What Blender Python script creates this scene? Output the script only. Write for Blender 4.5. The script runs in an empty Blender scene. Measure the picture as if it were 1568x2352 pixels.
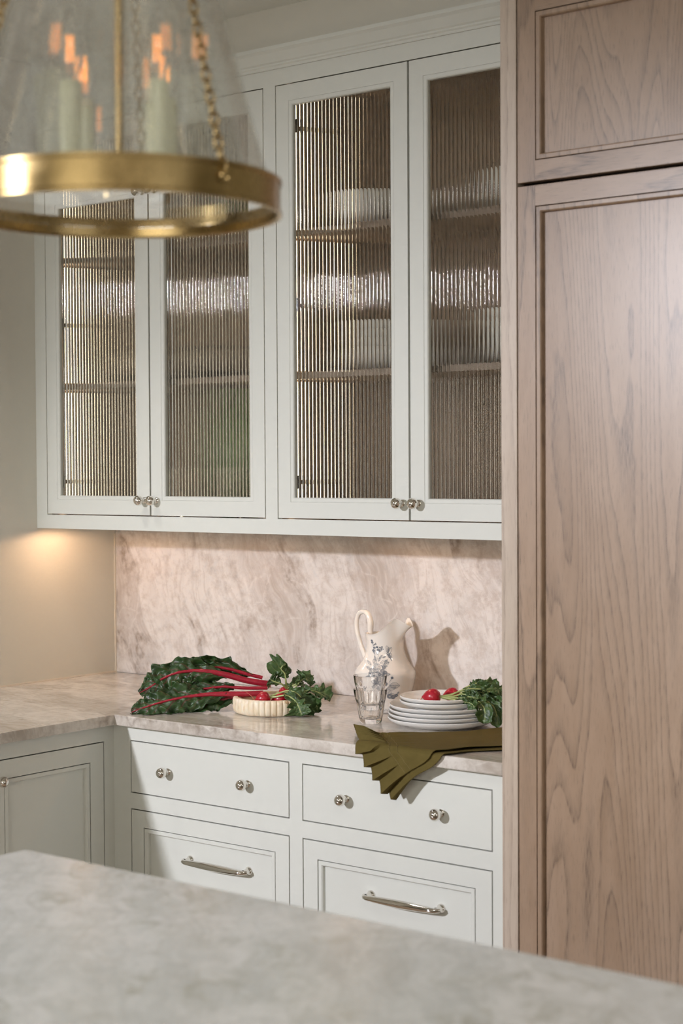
import bpy, bmesh, math, random
from mathutils import Vector, Matrix, noise
sc = bpy.context.scene
C = sc.collection
PI = math.pi
# ------------------------------------------------------------------ camera
cd = bpy.data.cameras.new('camera'); cam = bpy.data.objects.new('camera', cd); C.objects.link(cam)
YAW, PITCH, ROLL = 0.6712, -0.0263, -0.0054
fw = Vector((-math.sin(YAW)*math.cos(PITCH), math.cos(YAW)*math.cos(PITCH), math.sin(PITCH)))
rt = Vector((math.cos(YAW), math.sin(YAW), 0)); up = rt.cross(fw)
RR = math.cos(ROLL)*rt + math.sin(ROLL)*up; UU = -math.sin(ROLL)*rt + math.cos(ROLL)*up
CAM = Vector((3.7219, -3.5905, 1.5357))
cam.matrix_world = Matrix(((RR.x, UU.x, -fw.x, CAM.x), (RR.y, UU.y, -fw.y, CAM.y), (RR.z, UU.z, -fw.z, CAM.z), (0, 0, 0, 1)))
cd.sensor_fit = 'VERTICAL'; cd.sensor_height = 36; cd.lens = 3838.16/2352*36
cd.clip_start = 0.05; cd.clip_end = 60
cd.dof.use_dof = True; cd.dof.focus_distance = 4.2; cd.dof.aperture_fstop = 4.0
sc.camera = cam
# ------------------------------------------------------------------ world, lights, exposure
w = bpy.data.worlds.new('world'); sc.world = w; w.use_nodes = True
w.node_tree.nodes['Background'].inputs[0].default_value = (0.75, 0.85, 1, 1)
w.node_tree.nodes['Background'].inputs[1].default_value = 0.6
sc.view_settings.view_transform = 'Standard'; sc.view_settings.look = 'None'
sc.view_settings.exposure = 0.0; sc.view_settings.gamma = 1; sc.view_settings.use_curve_mapping = False
sc.cycles.use_denoising = True
sc.cycles.max_bounces = 18; sc.cycles.diffuse_bounces = 3; sc.cycles.glossy_bounces = 4; sc.cycles.transmission_bounces = 18; sc.cycles.transparent_max_bounces = 18
sc.cycles.use_adaptive_sampling = True; sc.cycles.adaptive_threshold = 0.08; sc.cycles.adaptive_min_samples = 10; sc.cycles.denoising_prefilter = 'FAST'
sc.cycles.sample_clamp_indirect = 6

def aim(o, target):
    d = Vector(target) - o.location
    o.rotation_euler = d.to_track_quat('-Z', 'Y').to_euler()
def light(name, kind, loc, target, energy, color, **kw):
    l = bpy.data.lights.new(name, kind); o = bpy.data.objects.new(name, l); C.objects.link(o)
    o.location = loc; l.energy = energy; l.color = color
    for k, v in kw.items(): setattr(l, k, v)
    aim(o, target); return o
light('ceiling_spot', 'SPOT', (0.02, -6.2, 2.62), (1.50, -0.5, 0.35), 1140, (.905, .915, 1.0), shadow_soft_size=0.13, spot_size=math.radians(48), spot_blend=1.0)
light('window_daylight', 'AREA', (4.0, -7.56, 1.6), (4.0, 0, 1.6), 72, (1.0, 0.96, 0.86), shape='RECTANGLE', size=3.0, size_y=1.5)
light('island_fill', 'AREA', (3.3, -2.9, 2.69), (3.3, -2.9, 0), 13, (1.0, 0.97, 0.93), shape='DISK', size=.5)  # unseen fill lamp, added to lift the dark island top
light('aisle_downlight', 'SPOT', (0.35, -1.02, 2.70), (0.38, -.98, 0), 32, (1.0, .97, .92), shadow_soft_size=.05, spot_size=math.radians(84), spot_blend=.7)
light('side_window_daylight', 'AREA', (7.46, -3.2, 1.6), (0, -3.2, 1.6), 15, (1.0, 0.96, 0.86), shape='RECTANGLE', size=2.6, size_y=1.5)

# ------------------------------------------------------------------ helpers
def srgb(r, g, b):
    f = lambda c: (c/255/12.92) if c/255 <= .04045 else ((c/255+.055)/1.055)**2.4
    return (f(r), f(g), f(b), 1)
class MB:
    def __init__(s): s.v = []; s.f = []; s.uv = None
    def add(s, vs, fs):
        o = len(s.v); s.v += [tuple(p) for p in vs]; s.f += [tuple(i+o for i in q) for q in fs]; return s
    def box(s, x0, x1, y0, y1, z0, z1):
        x0, x1 = sorted((x0, x1)); y0, y1 = sorted((y0, y1)); z0, z1 = sorted((z0, z1))
        return s.add([(x0,y0,z0),(x1,y0,z0),(x1,y1,z0),(x0,y1,z0),(x0,y0,z1),(x1,y0,z1),(x1,y1,z1),(x0,y1,z1)],
                     [(0,3,2,1),(4,5,6,7),(0,1,5,4),(1,2,6,5),(2,3,7,6),(3,0,4,7)])
    def grid(s, rows, closed_u=False, closed_v=False):
        n, m = len(rows), len(rows[0]); vs = [p for r in rows for p in r]; fs = []
        for i in range(n if closed_u else n-1):
            for j in range(m if closed_v else m-1):
                a, b = i, (i+1) % n; c, d = j, (j+1) % m
                fs.append((a*m+c, a*m+d, b*m+d, b*m+c))
        return s.add(vs, fs)
    def lathe(s, prof, n=32, T=None, rf=None):
        T = T or (lambda p: p); rows = []
        for r, z in prof:
            rows.append([T((r*math.cos(2*PI*k/n), r*math.sin(2*PI*k/n), z)) for k in range(n)])
        return s.grid(rows, closed_v=True)
    def tube(s, pts, rad, n=8, cap=True, flat=None):
        pts = [Vector(p) for p in pts]; m = len(pts)
        rad = rad if hasattr(rad, '__len__') else [rad]*m
        prev = None; rows = []
        for i in range(m):
            t = (pts[min(i+1, m-1)]-pts[max(i-1, 0)]).normalized()
            if prev is None:
                a = Vector((0, 0, 1)) if abs(t.z) < .9 else Vector((1, 0, 0))
                prev = (a - t*a.dot(t)).normalized()
            else: prev = (prev - t*prev.dot(t)).normalized()
            b = t.cross(prev)
            rows.append([pts[i] + (prev*math.cos(2*PI*k/n) + b*math.sin(2*PI*k/n))*rad[i] for k in range(n)])
        o = len(s.v); s.grid(rows, closed_v=True)
        if cap:
            s.f.append(tuple(o+k for k in range(n))); s.f.append(tuple(o+(m-1)*n+k for k in reversed(range(n))))
        return s
    def sphere(s, c, r, nu=10, nv=16, sc3=(1, 1, 1)):
        prof = [(max(1e-5, math.sin(PI*i/nu))*r, -math.cos(PI*i/nu)*r) for i in range(nu+1)]
        return s.lathe(prof, nv, lambda p: (c[0]+p[0]*sc3[0], c[1]+p[1]*sc3[1], c[2]+p[2]*sc3[2]))
    def frame(s, T, u0, u1, v0, v1, prof):   # mitred ring swept round a rectangle; prof = (inset, out)
        rows = []
        for ins, d in prof:
            rows.append([T(u0+ins, v0+ins, d), T(u1-ins, v0+ins, d), T(u1-ins, v1-ins, d), T(u0+ins, v1-ins, d)])
        return s.grid(rows, closed_v=True)
    def mesh(s, name, off=(0, 0, 0), smooth=None, fixn=True):
        me = bpy.data.meshes.new(name)
        me.from_pydata([(p[0]-off[0], p[1]-off[1], p[2]-off[2]) for p in s.v], [], s.f)
        if s.uv:
            ul = me.uv_layers.new(name='UVMap')
            for lp in me.loops: ul.data[lp.index].uv = s.uv[lp.vertex_index]
        if fixn:
            bm = bmesh.new(); bm.from_mesh(me); bmesh.ops.recalc_face_normals(bm, faces=bm.faces); bm.to_mesh(me); bm.free()
        if smooth is not None:
            me.polygons.foreach_set('use_smooth', [True]*len(me.polygons))
            if smooth < 179: me.set_sharp_from_angle(angle=math.radians(smooth))
        me.update(); return me
WL = {}
def wloc(o): return WL.get(o.name, Vector((0, 0, 0))) if o else Vector((0, 0, 0))
def link(name, me, mat, parent=None, at=None, rot=None):
    o = bpy.data.objects.new(name, me); C.objects.link(o)
    if mat and me and not me.materials: me.materials.append(mat)
    pw = wloc(parent); at = Vector(at) if at is not None else pw
    if parent: o.parent = parent
    o.location = at - pw; WL[o.name] = at
    if rot: o.rotation_euler = rot
    return o
def obj(name, mb, mat, parent=None, smooth=None, at=None, bevel=None):
    """mb in world coordinates; origin at the parent's origin (or at)"""
    off = Vector(at) if at is not None else wloc(parent)
    me = mb.mesh(name, off, smooth); o = link(name, me, mat, parent, off)
    if bevel:
        m = o.modifiers.new('bevel', 'BEVEL'); m.width = bevel; m.segments = 2; m.limit_method = 'ANGLE'; m.angle_limit = math.radians(40)
    return o
def tag(o, label, cat, group=None):
    o['label'] = label; o['category'] = cat
    if group: o['group'] = group
    return o
def thing(name, label, cat, loc, group=None):
    o = bpy.data.objects.new(name, None); C.objects.link(o); o.location = loc; WL[o.name] = Vector(loc); o.empty_display_size = .05
    return tag(o, label, cat, group)
def struct(o): o['kind'] = 'structure'; return o
def catmull(pts, n):
    pts = [Vector(p) for p in pts]; P = [pts[0]*2-pts[1]] + pts + [pts[-1]*2-pts[-2]]; out = []
    m = len(pts)-1
    for i in range(n):
        t = i/(n-1)*m; k = min(int(t), m-1); t -= k
        a, b, c, d = P[k:k+4]
        out.append(.5*((2*b)+(c-a)*t+(2*a-5*b+4*c-d)*t*t+(3*b-a-3*c+d)*t*t*t))
    return out
def interp(pts, t):
    for (a, x), (b, y) in zip(pts, pts[1:]):
        if t <= b: return x+(y-x)*(t-a)/max(1e-9, b-a)
    return pts[-1][1]

# ------------------------------------------------------------------ materials
class NT:
    def __init__(s, name):
        s.m = bpy.data.materials.new(name); s.m.use_nodes = True; s.t = s.m.node_tree; s.n = s.t.nodes
        s.b = s.n['Principled BSDF']; s.out = s.n['Material Output']
    def node(s, typ, **kw):
        n = s.n.new(typ)
        for k, v in kw.items():
            if k.startswith('_'): setattr(n, k[1:], v)
        return n
    def set(s, n, key, v):
        if hasattr(v, 'is_output') or isinstance(v, bpy.types.NodeSocket): s.t.links.new(v, n.inputs[key])
        else: n.inputs[key].default_value = v
    def P(s, **kw):
        names = dict(color='Base Color', rough='Roughness', metal='Metallic', ior='IOR', trans='Transmission Weight', spec='Specular IOR Level', normal='Normal', coat='Coat Weight', emit='Emission Color', es='Emission Strength', sss='Subsurface Weight', sheen='Sheen Weight', alpha='Alpha', coatr='Coat Roughness')
        for k, v in kw.items(): s.set(s.b, names[k], v)
        return s
    def math(s, op, a, b=0.0, clamp=False):
        n = s.node('ShaderNodeMath', _operation=op, _use_clamp=clamp); s.set(n, 0, a); s.set(n, 1, b); return n.outputs[0]
    def pos(s): return s.node('ShaderNodeNewGeometry').outputs['Position']
    def oco(s): return s.node('ShaderNodeTexCoord').outputs['Object']
    def map(s, vec, loc=(0,0,0), rot=(0,0,0), scale=(1,1,1)):
        n = s.node('ShaderNodeMapping'); s.set(n, 'Vector', vec); n.inputs['Location'].default_value = loc; n.inputs['Rotation'].default_value = rot; n.inputs['Scale'].default_value = scale; return n.outputs[0]
    def noise(s, vec, scale=5, detail=3, rough=.5, dist=0):
        n = s.node('ShaderNodeTexNoise'); s.set(n, 'Vector', vec); n.inputs['Scale'].default_value = scale; n.inputs['Detail'].default_value = detail; n.inputs['Roughness'].default_value = rough; n.inputs['Distortion'].default_value = dist; return n.outputs
    def ramp(s, fac, stops, interp='LINEAR'):
        n = s.node('ShaderNodeValToRGB'); s.set(n, 0, fac); cr = n.color_ramp; cr.interpolation = interp
        while len(cr.elements) < len(stops): cr.elements.new(.5)
        for e, (p, c) in zip(cr.elements, stops): e.position = p; e.color = c if len(c) == 4 else (*c, 1)
        return n.outputs[0]
    def mix(s, fac, a, b, blend='MIX'):
        n = s.node('ShaderNodeMix', _data_type='RGBA', _blend_type=blend); s.set(n, 0, fac); s.set(n, 6, a); s.set(n, 7, b); return n.outputs[2]
    def vadd(s, a, b):
        n = s.node('ShaderNodeVectorMath', _operation='ADD'); s.set(n, 0, a); s.set(n, 1, b); return n.outputs[0]
    def vscale(s, a, k):
        n = s.node('ShaderNodeVectorMath', _operation='SCALE'); s.set(n, 0, a); n.inputs['Scale'].default_value = k; return n.outputs[0]
    def xyz(s, vec):
        n = s.node('ShaderNodeSeparateXYZ'); s.set(n, 0, vec); return n.outputs
    def bump(s, h, strength=.2, dist=.01):
        n = s.node('ShaderNodeBump'); s.set(n, 'Height', h); n.inputs['Strength'].default_value = strength; n.inputs['Distance'].default_value = dist; return n.outputs[0]
def g(v): return (v, v, v, 1)

def paint(name, col, rough=.42):
    k = NT(name); n = k.noise(k.pos(), 3, 0)[0]
    k.P(color=col, rough=k.ramp(n, [(0, g(rough-.05)), (1, g(rough+.05))]), spec=.35); return k.m
CAB = paint('cabinet_paint', srgb(221, 222, 214)); 
WALL = paint('wall_paint', srgb(216, 212, 200), .6); CEIL = paint('ceiling_paint', srgb(236, 237, 229), .7)
SHADOWGAP = paint('cabinet_inner_dark', srgb(60, 52, 45), .8)

def stone(name, base, light, dark, tan, rot, scl, vein=1.0, rough=.16, big=2.2):
    k = NT(name); p0 = k.pos(); p = k.map(p0, rot=rot)
    w0 = k.noise(p, 2.6, 3, .6)[1]; q = k.map(k.vadd(p, k.vscale(w0, .20)), scale=scl)
    n1 = k.noise(q, big, 4, .68)[0]; f2 = k.noise(p0, 30, 4, .72)[0]; n2 = k.noise(k.map(q, scale=(2.2, 2.2, .8) if scl[2] < 1 else (.5, 2.4, 1)), big*7, 4, .72)[0]
    c = k.ramp(n1, [(.33, dark), (.44, base), (.56, light), (.70, base)])
    c = k.mix(k.ramp(n2, [(.48, g(0)), (.66, g(.4))]), c, light)
    c = k.mix(k.ramp(n2, [(.34, g(.38)), (.47, g(0))]), c, dark)
    c = k.mix(k.ramp(f2, [(.34, g(.55)), (.55, g(0))]), c, dark)
    # broken darker seams that follow the grain of the stone
    d = k.math('ABSOLUTE', k.math('SUBTRACT', n1, .47))
    brk = k.ramp(k.noise(p0, 3.4, 2, .6)[0], [(.44, g(0)), (.57, g(1))])
    vm = k.math('MULTIPLY', k.math('MULTIPLY', k.ramp(d, [(0, g(1)), (.018, g(.55)), (.055, g(0))]), brk), k.ramp(f2, [(.35, g(1)), (.62, g(.35))]))
    c = k.mix(k.math('MULTIPLY', vm, .9*vein), c, tan)
    # pale hairline veins
    vo = k.node('ShaderNodeTexVoronoi', _feature='DISTANCE_TO_EDGE'); k.set(vo, 'Vector', k.vadd(p0, k.vscale(w0, .22))); vo.inputs['Scale'].default_value = 7
    h = k.ramp(vo.outputs[0], [(0, g(.6)), (.02, g(.12)), (.05, g(0))])
    c = k.mix(k.math('MULTIPLY', h, k.ramp(f2, [(.40, g(0)), (.6, g(.9))])), c, light)
    k.P(color=c, rough=rough, spec=.5); return k.m
SPLASH = stone('backsplash_quartzite', srgb(209, 201, 195), srgb(228, 221, 215), srgb(187, 174, 164), srgb(136, 115, 98), (0, .32, 0), (2.4, 1, .55), .85, .22)
COUNTER = stone('counter_quartzite', srgb(206, 198, 188), srgb(224, 217, 208), srgb(176, 164, 151), srgb(128, 112, 98), (0, 0, .12), (.7, 3.2, 2.0), .7, .13)
ISLAND = stone('island_quartzite', srgb(214, 216, 213), srgb(230, 230, 227), srgb(194, 195, 190), srgb(164, 163, 146), (0, 0, .85), (1.2, 3.4, 1), .8, .3, 1.5)

def oak(name, base, lite, line, across='X', along='Z', freq=26, warp=.9, off=0, pore=1.0, spec=.75, rough=.32):
    k = NT(name); o = k.xyz(k.pos()); a = o[across]; l = o[along]
    def co(sa, sl, z):
        c = k.node('ShaderNodeCombineXYZ'); k.set(c, 0, k.math('MULTIPLY', a, sa)); k.set(c, 1, k.math('MULTIPLY', l, sl)); c.inputs[2].default_value = z; return c.outputs[0]
    f = k.noise(co(6.5, .55, off), 1.0, 1, .35)[0]              # slow field: its contours are the cathedrals
    jit = k.noise(co(45, 9, off), 1.0, 1, .6)[0]
    v = k.math('ADD', k.math('ADD', k.math('MULTIPLY', f, freq*warp), k.math('MULTIPLY', a, freq*.55)), k.math('MULTIPLY', jit, .5))
    fr = k.math('FRACT', v)
    ln = k.ramp(fr, [(0, g(0)), (.55, g(.06)), (.84, g(.6)), (.93, g(1)), (1.0, g(0))])
    po = k.noise(co(700, 34, off*3), 1.0, 1, .5)[0]             # open pores, short dashes along the grain
    lm = k.math('MULTIPLY', ln, k.ramp(po, [(.42, g(.30)), (.66, g(1))]))
    fine = k.ramp(po, [(.60, g(0)), (.74, g(.40*pore))])
    c = k.mix(k.ramp(k.math('ADD', k.math('MULTIPLY', f, .6), k.math('MULTIPLY', jit, .4)), [(.35, g(0)), (.65, g(1))]), base, lite)
    c = k.mix(k.math('MAXIMUM', k.math('MULTIPLY', lm, .8), fine), c, line)
    k.P(color=c, rough=rough, spec=spec); return k.m
OB, OL, OD = srgb(155, 128, 104), srgb(171, 145, 122), srgb(86, 69, 56)
OAK = oak('oak_panel', OB, OL, OD, freq=46, warp=.62, off=1.7)
OAK2 = oak('oak_upper_panel', OB, OL, srgb(96, 80, 68), freq=80, warp=.6, off=5.3, pore=1.3)
OAKV = oak('oak_stile', OB, OL, OD, freq=40, warp=.25, off=9.1)
OAKH = oak('oak_rail', OB, OL, OD, across='Z', along='X', freq=40, warp=.35, off=3.1)
OAKE = oak('oak_end_panel', srgb(190, 172, 154), srgb(203, 187, 170), srgb(150, 130, 113), freq=90, warp=.1, off=2.2)
LINING = oak('oak_lining', srgb(126, 104, 86), srgb(140, 118, 99), srgb(92, 74, 60), freq=30, warp=.3, off=7)
SHELFM = oak('oak_shelf', srgb(140, 119, 103), srgb(156, 135, 118), srgb(100, 82, 70), across='Z', along='X', freq=40, warp=.2, off=6)
DARKGAP = paint('dark_reveal', srgb(38, 29, 23), .9)

def simple(name, color, rough=.4, metal=0, **kw):
    k = NT(name); n = k.noise(k.oco(), 40, 3)[0]
    c = k.mix(k.math('MULTIPLY', n, .12), color, (color[0]*.8, color[1]*.8, color[2]*.8, 1))
    k.P(color=c, rough=rough, metal=metal, **kw); return k.m
NICKEL = simple('polished_nickel', (.80, .77, .72, 1), .07, 1)
HINGE = simple('dark_hinge_steel', (.10, .09, .085, 1), .35, 1)
def brass():
    k = NT('aged_brass'); n = k.noise(k.oco(), 18, 5)[0]
    c = k.mix(k.ramp(n, [(.35, g(0)), (.7, g(1))]), (.37, .26, .11, 1), (.48, .345, .16, 1))
    k.P(color=c, metal=1, rough=k.ramp(n, [(.3, g(.20)), (.7, g(.32))])); return k.m
BRASS = brass()
def glassmat(name, tint=(1, 1, 1, 1), rough=0.0, clear=.2, ior=1.48, bump=None, haze=0):
    k = NT(name); gl = k.node('ShaderNodeBsdfGlass'); gl.inputs['Color'].default_value = tint; gl.inputs['Roughness'].default_value = rough; gl.inputs['IOR'].default_value = ior
    if bump:
        n = k.noise(k.oco(), bump[0], 2)[0]; k.set(gl, 'Normal', k.bump(n, bump[1], bump[2]))
    tr = k.node('ShaderNodeBsdfTransparent'); tr.inputs[0].default_value = tint
    mx = k.node('ShaderNodeMixShader'); mx.inputs[0].default_value = clear
    k.t.links.new(gl.outputs[0], mx.inputs[1]); k.t.links.new(tr.outputs[0], mx.inputs[2]); last = mx.outputs[0]
    if haze:
        df = k.node('ShaderNodeBsdfTranslucent'); df.inputs[0].default_value = (.9, .92, .9, 1); dd = k.node('ShaderNodeBsdfDiffuse'); dd.inputs[0].default_value = (.9, .92, .9, 1)
        m1 = k.node('ShaderNodeMixShader'); k.t.links.new(df.outputs[0], m1.inputs[1]); k.t.links.new(dd.outputs[0], m1.inputs[2])
        sp = k.noise(k.oco(), 60, 4, .7)[0]; hz = k.ramp(sp, [(.35, g(haze*.45)), (.7, g(haze*1.7))])
        m2 = k.node('ShaderNodeMixShader'); k.set(m2, 0, hz); k.t.links.new(last, m2.inputs[1]); k.t.links.new(m1.outputs[0], m2.inputs[2]); last = m2.outputs[0]
    k.t.links.new(last, k.out.inputs[0]); k.n.remove(k.b); return k.m
FLUTED = glassmat('fluted_glass', (.97, .97, .95, 1), .02, .0, 1.5)
SEEDED = glassmat('seeded_glass', (.985, .99, .985, 1), .0, .72, 1.45, (55, .07, .003), haze=.05)
CLEAR = glassmat('clear_glass', (1, 1, 1, 1), 0, 0, 1.48)
def emitmat(name, col, st):
    k = NT(name); k.P(color=col, emit=col, es=st, rough=.5); return k.m
LED = emitmat('led_warm', (1, .82, .58, 1), 13)
PUCK = emitmat('puck_lens', (1, .74, .50, 1), 10)
FIL = emitmat('amber_filament', (1, .38, .09, 1), 1.6)
CERAMIC = simple('white_glaze', srgb(232, 231, 227), .22, spec=.5)
PORCELAIN = simple('cream_porcelain', srgb(240, 232, 222), .14, coat=.6, spec=.5)
CANDLE = simple('cream_candle_sleeve', srgb(206, 204, 172), .35)
INK = simple('blue_grey_ink', srgb(122, 127, 136), .35)
TRIMW = paint('caulk_white', srgb(226, 214, 196), .5)
FLOORM = oak('floor_oak', srgb(150, 126, 104), srgb(166, 142, 118), srgb(110, 90, 74), across='X', along='Y', freq=30, off=3)

def alabaster():
    k = NT('cream_marble'); q = k.vadd(k.oco(), k.vscale(k.noise(k.oco(), 14, 3)[1], .05)); n = k.noise(q, 22, 5, .6, .8)[0]
    c = k.ramp(n, [(.30, srgb(196, 158, 116)), (.42, srgb(232, 214, 184)), (.6, srgb(240, 228, 206)), (.75, srgb(214, 184, 146))])
    k.P(color=c, rough=.38, sss=.15); k.b.inputs['Subsurface Radius'].default_value = (.01, .006, .004); return k.m
MARBLE = alabaster()
def leafmat(name, c1, c2, vein, veinw=.5, rough=.33):
    k = NT(name); uv = k.node('ShaderNodeUVMap').outputs[0]; s = k.xyz(uv)
    av = k.math('ABSOLUTE', s['Y']); n = k.noise(k.oco(), 55, 4, .6)[0]
    ph = k.math('FRACT', k.math('ADD', k.math('SUBTRACT', k.math('MULTIPLY', s['X'], 7.0), k.math('MULTIPLY', av, 1.6)), k.math('MULTIPLY', n, .5)))
    d = k.math('ABSOLUTE', k.math('SUBTRACT', ph, .5))
    vm = k.math('MULTIPLY', k.ramp(d, [(0, g(1)), (.06, g(.5)), (.13, g(0))]), k.ramp(av, [(0, g(1)), (.75, g(.25)), (1, g(0))]))
    mid = k.ramp(av, [(0, g(1)), (.05, g(.8)), (.1, g(0))])
    c = k.mix(k.ramp(n, [(.3, g(0)), (.7, g(1))]), c1, c2)
    c = k.mix(k.math('MULTIPLY', k.math('MAXIMUM', vm, mid), veinw), c, vein)
    h = k.math('ADD', k.math('MULTIPLY', k.noise(k.oco(), 130, 3)[0], .6), k.math('MULTIPLY', vm, -.8))
    k.P(color=c, rough=rough, spec=.5, normal=k.bump(h, .32, .003)); return k.m
CHARD = leafmat('chard_leaf', srgb(24, 46, 22), srgb(58, 86, 42), srgb(112, 30, 44), .8, .38)
RLEAF = leafmat('radish_leaf', srgb(38, 64, 30), srgb(78, 104, 54), srgb(150, 160, 110), .5, .42)
def stemmat(name, a, b):
    k = NT(name); m = k.map(k.oco(), scale=(60, 60, 60)); n = k.noise(m, 1.5, 4, .6)[0]
    k.P(color=k.mix(n, a, b), rough=.3, spec=.5, coat=.2, normal=k.bump(n, .3, .001)); return k.m
REDSTEM = stemmat('chard_stem_red', srgb(132, 10, 30), srgb(182, 40, 62))
GREENSTEM = stemmat('pale_green_stem', srgb(134, 148, 80), srgb(190, 198, 140))
RADISH = stemmat('radish_skin', srgb(158, 14, 34), srgb(184, 26, 48))
def cloth():
    k = NT('olive_linen'); p = k.oco(); n = k.noise(p, 60, 4, .6)[0]; w1 = k.noise(k.map(p, scale=(900, 900, 900)), 1, 2)[0]
    c = k.mix(n, srgb(92, 80, 40), srgb(112, 98, 54)); c = k.mix(k.math('MULTIPLY', w1, .35), c, srgb(70, 60, 28))
    k.P(color=c, rough=.85, spec=.15, normal=k.bump(w1, .25, .0008)); return k.m
OLIVE = cloth(); SEAM = simple('olive_thread', srgb(118, 104, 62), .8)
GREENGLAZE = simple('green_glaze', srgb(84, 112, 62), .3, coat=.3)

# ------------------------------------------------------------------ room
CZ = 2.708; YS = -.33; XT = 1.813
struct(obj('floor', MB().box(-2.6, 7.6, -7.7, .1, -.05, 0), FLOORM))
struct(obj('ceiling', MB().box(-2.6, 7.6, -7.7, .1, CZ, CZ+.05), CEIL))
struct(obj('wall_back', MB().box(-.1, 7.6, 0.0, .1, 0, CZ), WALL))
struct(obj('wall_left', MB().box(-.1, 0, -3.0, 0, 0, CZ), WALL))
struct(obj('wall_left_return', MB().box(-2.6, -.1, -3.0, -2.9, 0, CZ), WALL))
struct(obj('wall_far_left', MB().box(-2.7, -2.6, -7.7, -2.9, 0, CZ), WALL))
m = MB(); m.box(-2.6, 2.45, -7.7, -7.6, 0, CZ); m.box(5.55, 7.6, -7.7, -7.6, 0, CZ); m.box(2.45, 5.55, -7.7, -7.6, 0, .8); m.box(2.45, 5.55, -7.7, -7.6, 2.4, CZ)
struct(obj('wall_front', m, WALL))
m = MB(); m.box(7.5, 7.6, -7.6, -4.55, 0, CZ); m.box(7.5, 7.6, -1.85, 0, 0, CZ); m.box(7.5, 7.6, -4.55, -1.85, 0, .8); m.box(7.5, 7.6, -4.55, -1.85, 2.4, CZ)
struct(obj('wall_right', m, WALL))
for i, T in enumerate((lambda u, v, d: (u, -7.6+d, v), lambda u, v, d: (7.5-d, u, v))):
    a, b = ((2.45, 5.55), (-4.55, -1.85))[i]; fr = MB()
    fr.frame(T, a, b, .8, 2.4, [(0, -.1), (0, .02), (.06, .02), (.06, -.1)])
    for k in (1, 2): u = a+(b-a)*k/3; vs = [T(u-.02, .86, -.06), T(u+.02, 2.34, -.02)]; fr.box(*[c for ax in zip(*vs) for c in ax])
    struct(obj('window_%d' % (i+1), fr, CAB))
# soffit over the wall cabinets, crown
struct(obj('wall_soffit', MB().box(0, XT, -.335, 0, 2.60, CZ), WALL))
prof = [(.33, 2.553), (.3365, 2.553), (.3365, 2.559), (.3405, 2.562), (.3405, 2.566), (.345, 2.569), (.350, 2.577), (.358, 2.589), (.365, 2.595), (.365, 2.604), (.335, 2.607)]
m = MB(); m.grid([[(0, -y, z) for y, z in prof], [(XT, -y, z) for y, z in prof]], closed_v=True)
struct(obj('trim_1', m, CAB))
struct(obj('trim_2', MB().box(0, .0035, -2.6, -.02, .915, .9195), TRIMW))
struct(obj('trim_3', MB().box(0, .004, -.0245, -.02, .915, 1.385), TRIMW))
tag(obj('backsplash', MB().box(.0005, XT, -.02, -.0005, .9155, 1.384), SPLASH), 'pink-beige veined quartzite slab backsplash behind the counter', 'backsplash')

# ------------------------------------------------------------------ shared hardware meshes (outward = -Y, origin on the face)
def knob_mesh():
    m = MB(); pr = [(1e-4, 0), (.0085, 0), (.0085, .0015), (.006, .003), (.0045, .006), (.0045, .012)]
    for i in range(13):
        a = -PI/2*.8 + (PI/2*.8+PI/2)*i/12; pr.append((max(1e-4, .0138*math.cos(a)), .0245+.0138*math.sin(a)))
    m.lathe(pr, 24, lambda p: (p[0], -p[2], p[1])); return m.mesh('knob', smooth=50)
KNOB = knob_mesh()
def pull_mesh():
    m = MB(); L = .104
    for sx in (-1, 1):
        m.lathe([(1e-4, 0), (.0105, 0), (.0105, .0025), (.008, .005), (.0062, .009), (.0062, .022)], 18, lambda p: (p[0]+sx*L*.93, -p[2], p[1]))
    n = 26; pts = []; rad = []
    for i in range(n+1):
        t = -1+2*i/n; e = max(0, (abs(t)-.86)/.14)
        pts.append((t*L, -(.030-.012*e*e), 0)); rad.append(.0052+.0042*(1-t*t)**1.2)
    m.tube(pts, rad, 14); return m.mesh('pull_handle', smooth=50)
PULL = pull_mesh()
def put(name, me, parent, at, rot=None, mat=NICKEL): return link(name, me, mat, parent, at, rot)

# ------------------------------------------------------------------ wall cabinets
UZ0, UZ1 = 1.4055, 2.5125
GAP = .003
def fluted(T, u0, u1, v0, v1):
    m = MB(); n = 27; seg = 12; row = []; p = (u1-u0)/n; A0 = math.radians(49.5); R = p/2/math.sin(A0)
    for i in range(n*seg+1):
        k = i % seg; a = (k/seg-.5)*2*A0; row.append((u0+p*(i//seg+.5)+R*math.sin(a) if i < n*seg else u1, R*(math.cos(a)-math.cos(A0))))
    A = [T(u, v0, d+.0032) for u, d in row] + [T(u1, v0, 0), T(u0, v0, 0)]
    B = [T(u, v1, d+.0032) for u, d in row] + [T(u1, v1, 0), T(u0, v1, 0)]
    m.grid([A, B], closed_v=True); N = len(A); m.f.append(tuple(range(N))); m.f.append(tuple(N+k for k in reversed(range(N)))); return m
def glass_door(par, u0, u1, knob_u):
    T = lambda u, v, d: (u, YS-d, v)
    d = obj('door', MB().frame(T, u0+GAP, u1-GAP, UZ0+GAP, UZ1-GAP, [(0, -.021), (0, 0), (.0405, 0), (.0415, -.0025), (.0415, -.021)]), CAB, par)
    obj('bead', MB().frame(T, u0+.0440, u1-.0440, UZ0+.0440, UZ1-.0440, [(0, -.016), (0, -.0015), (.0012, -.0004), (.009, -.0004), (.0105, -.0016), (.0118, -.004), (.0118, -.016)]), CAB, d)
    T2 = lambda u, v, dd: (u, YS+.016-dd, v)
    obj('glass_pane', fluted(T2, u0+.0525, u1-.0525, UZ0+.0525, UZ1-.0525), FLUTED, d, smooth=60)
    put('knob', KNOB, d, (knob_u, YS, 1.4497))
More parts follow.
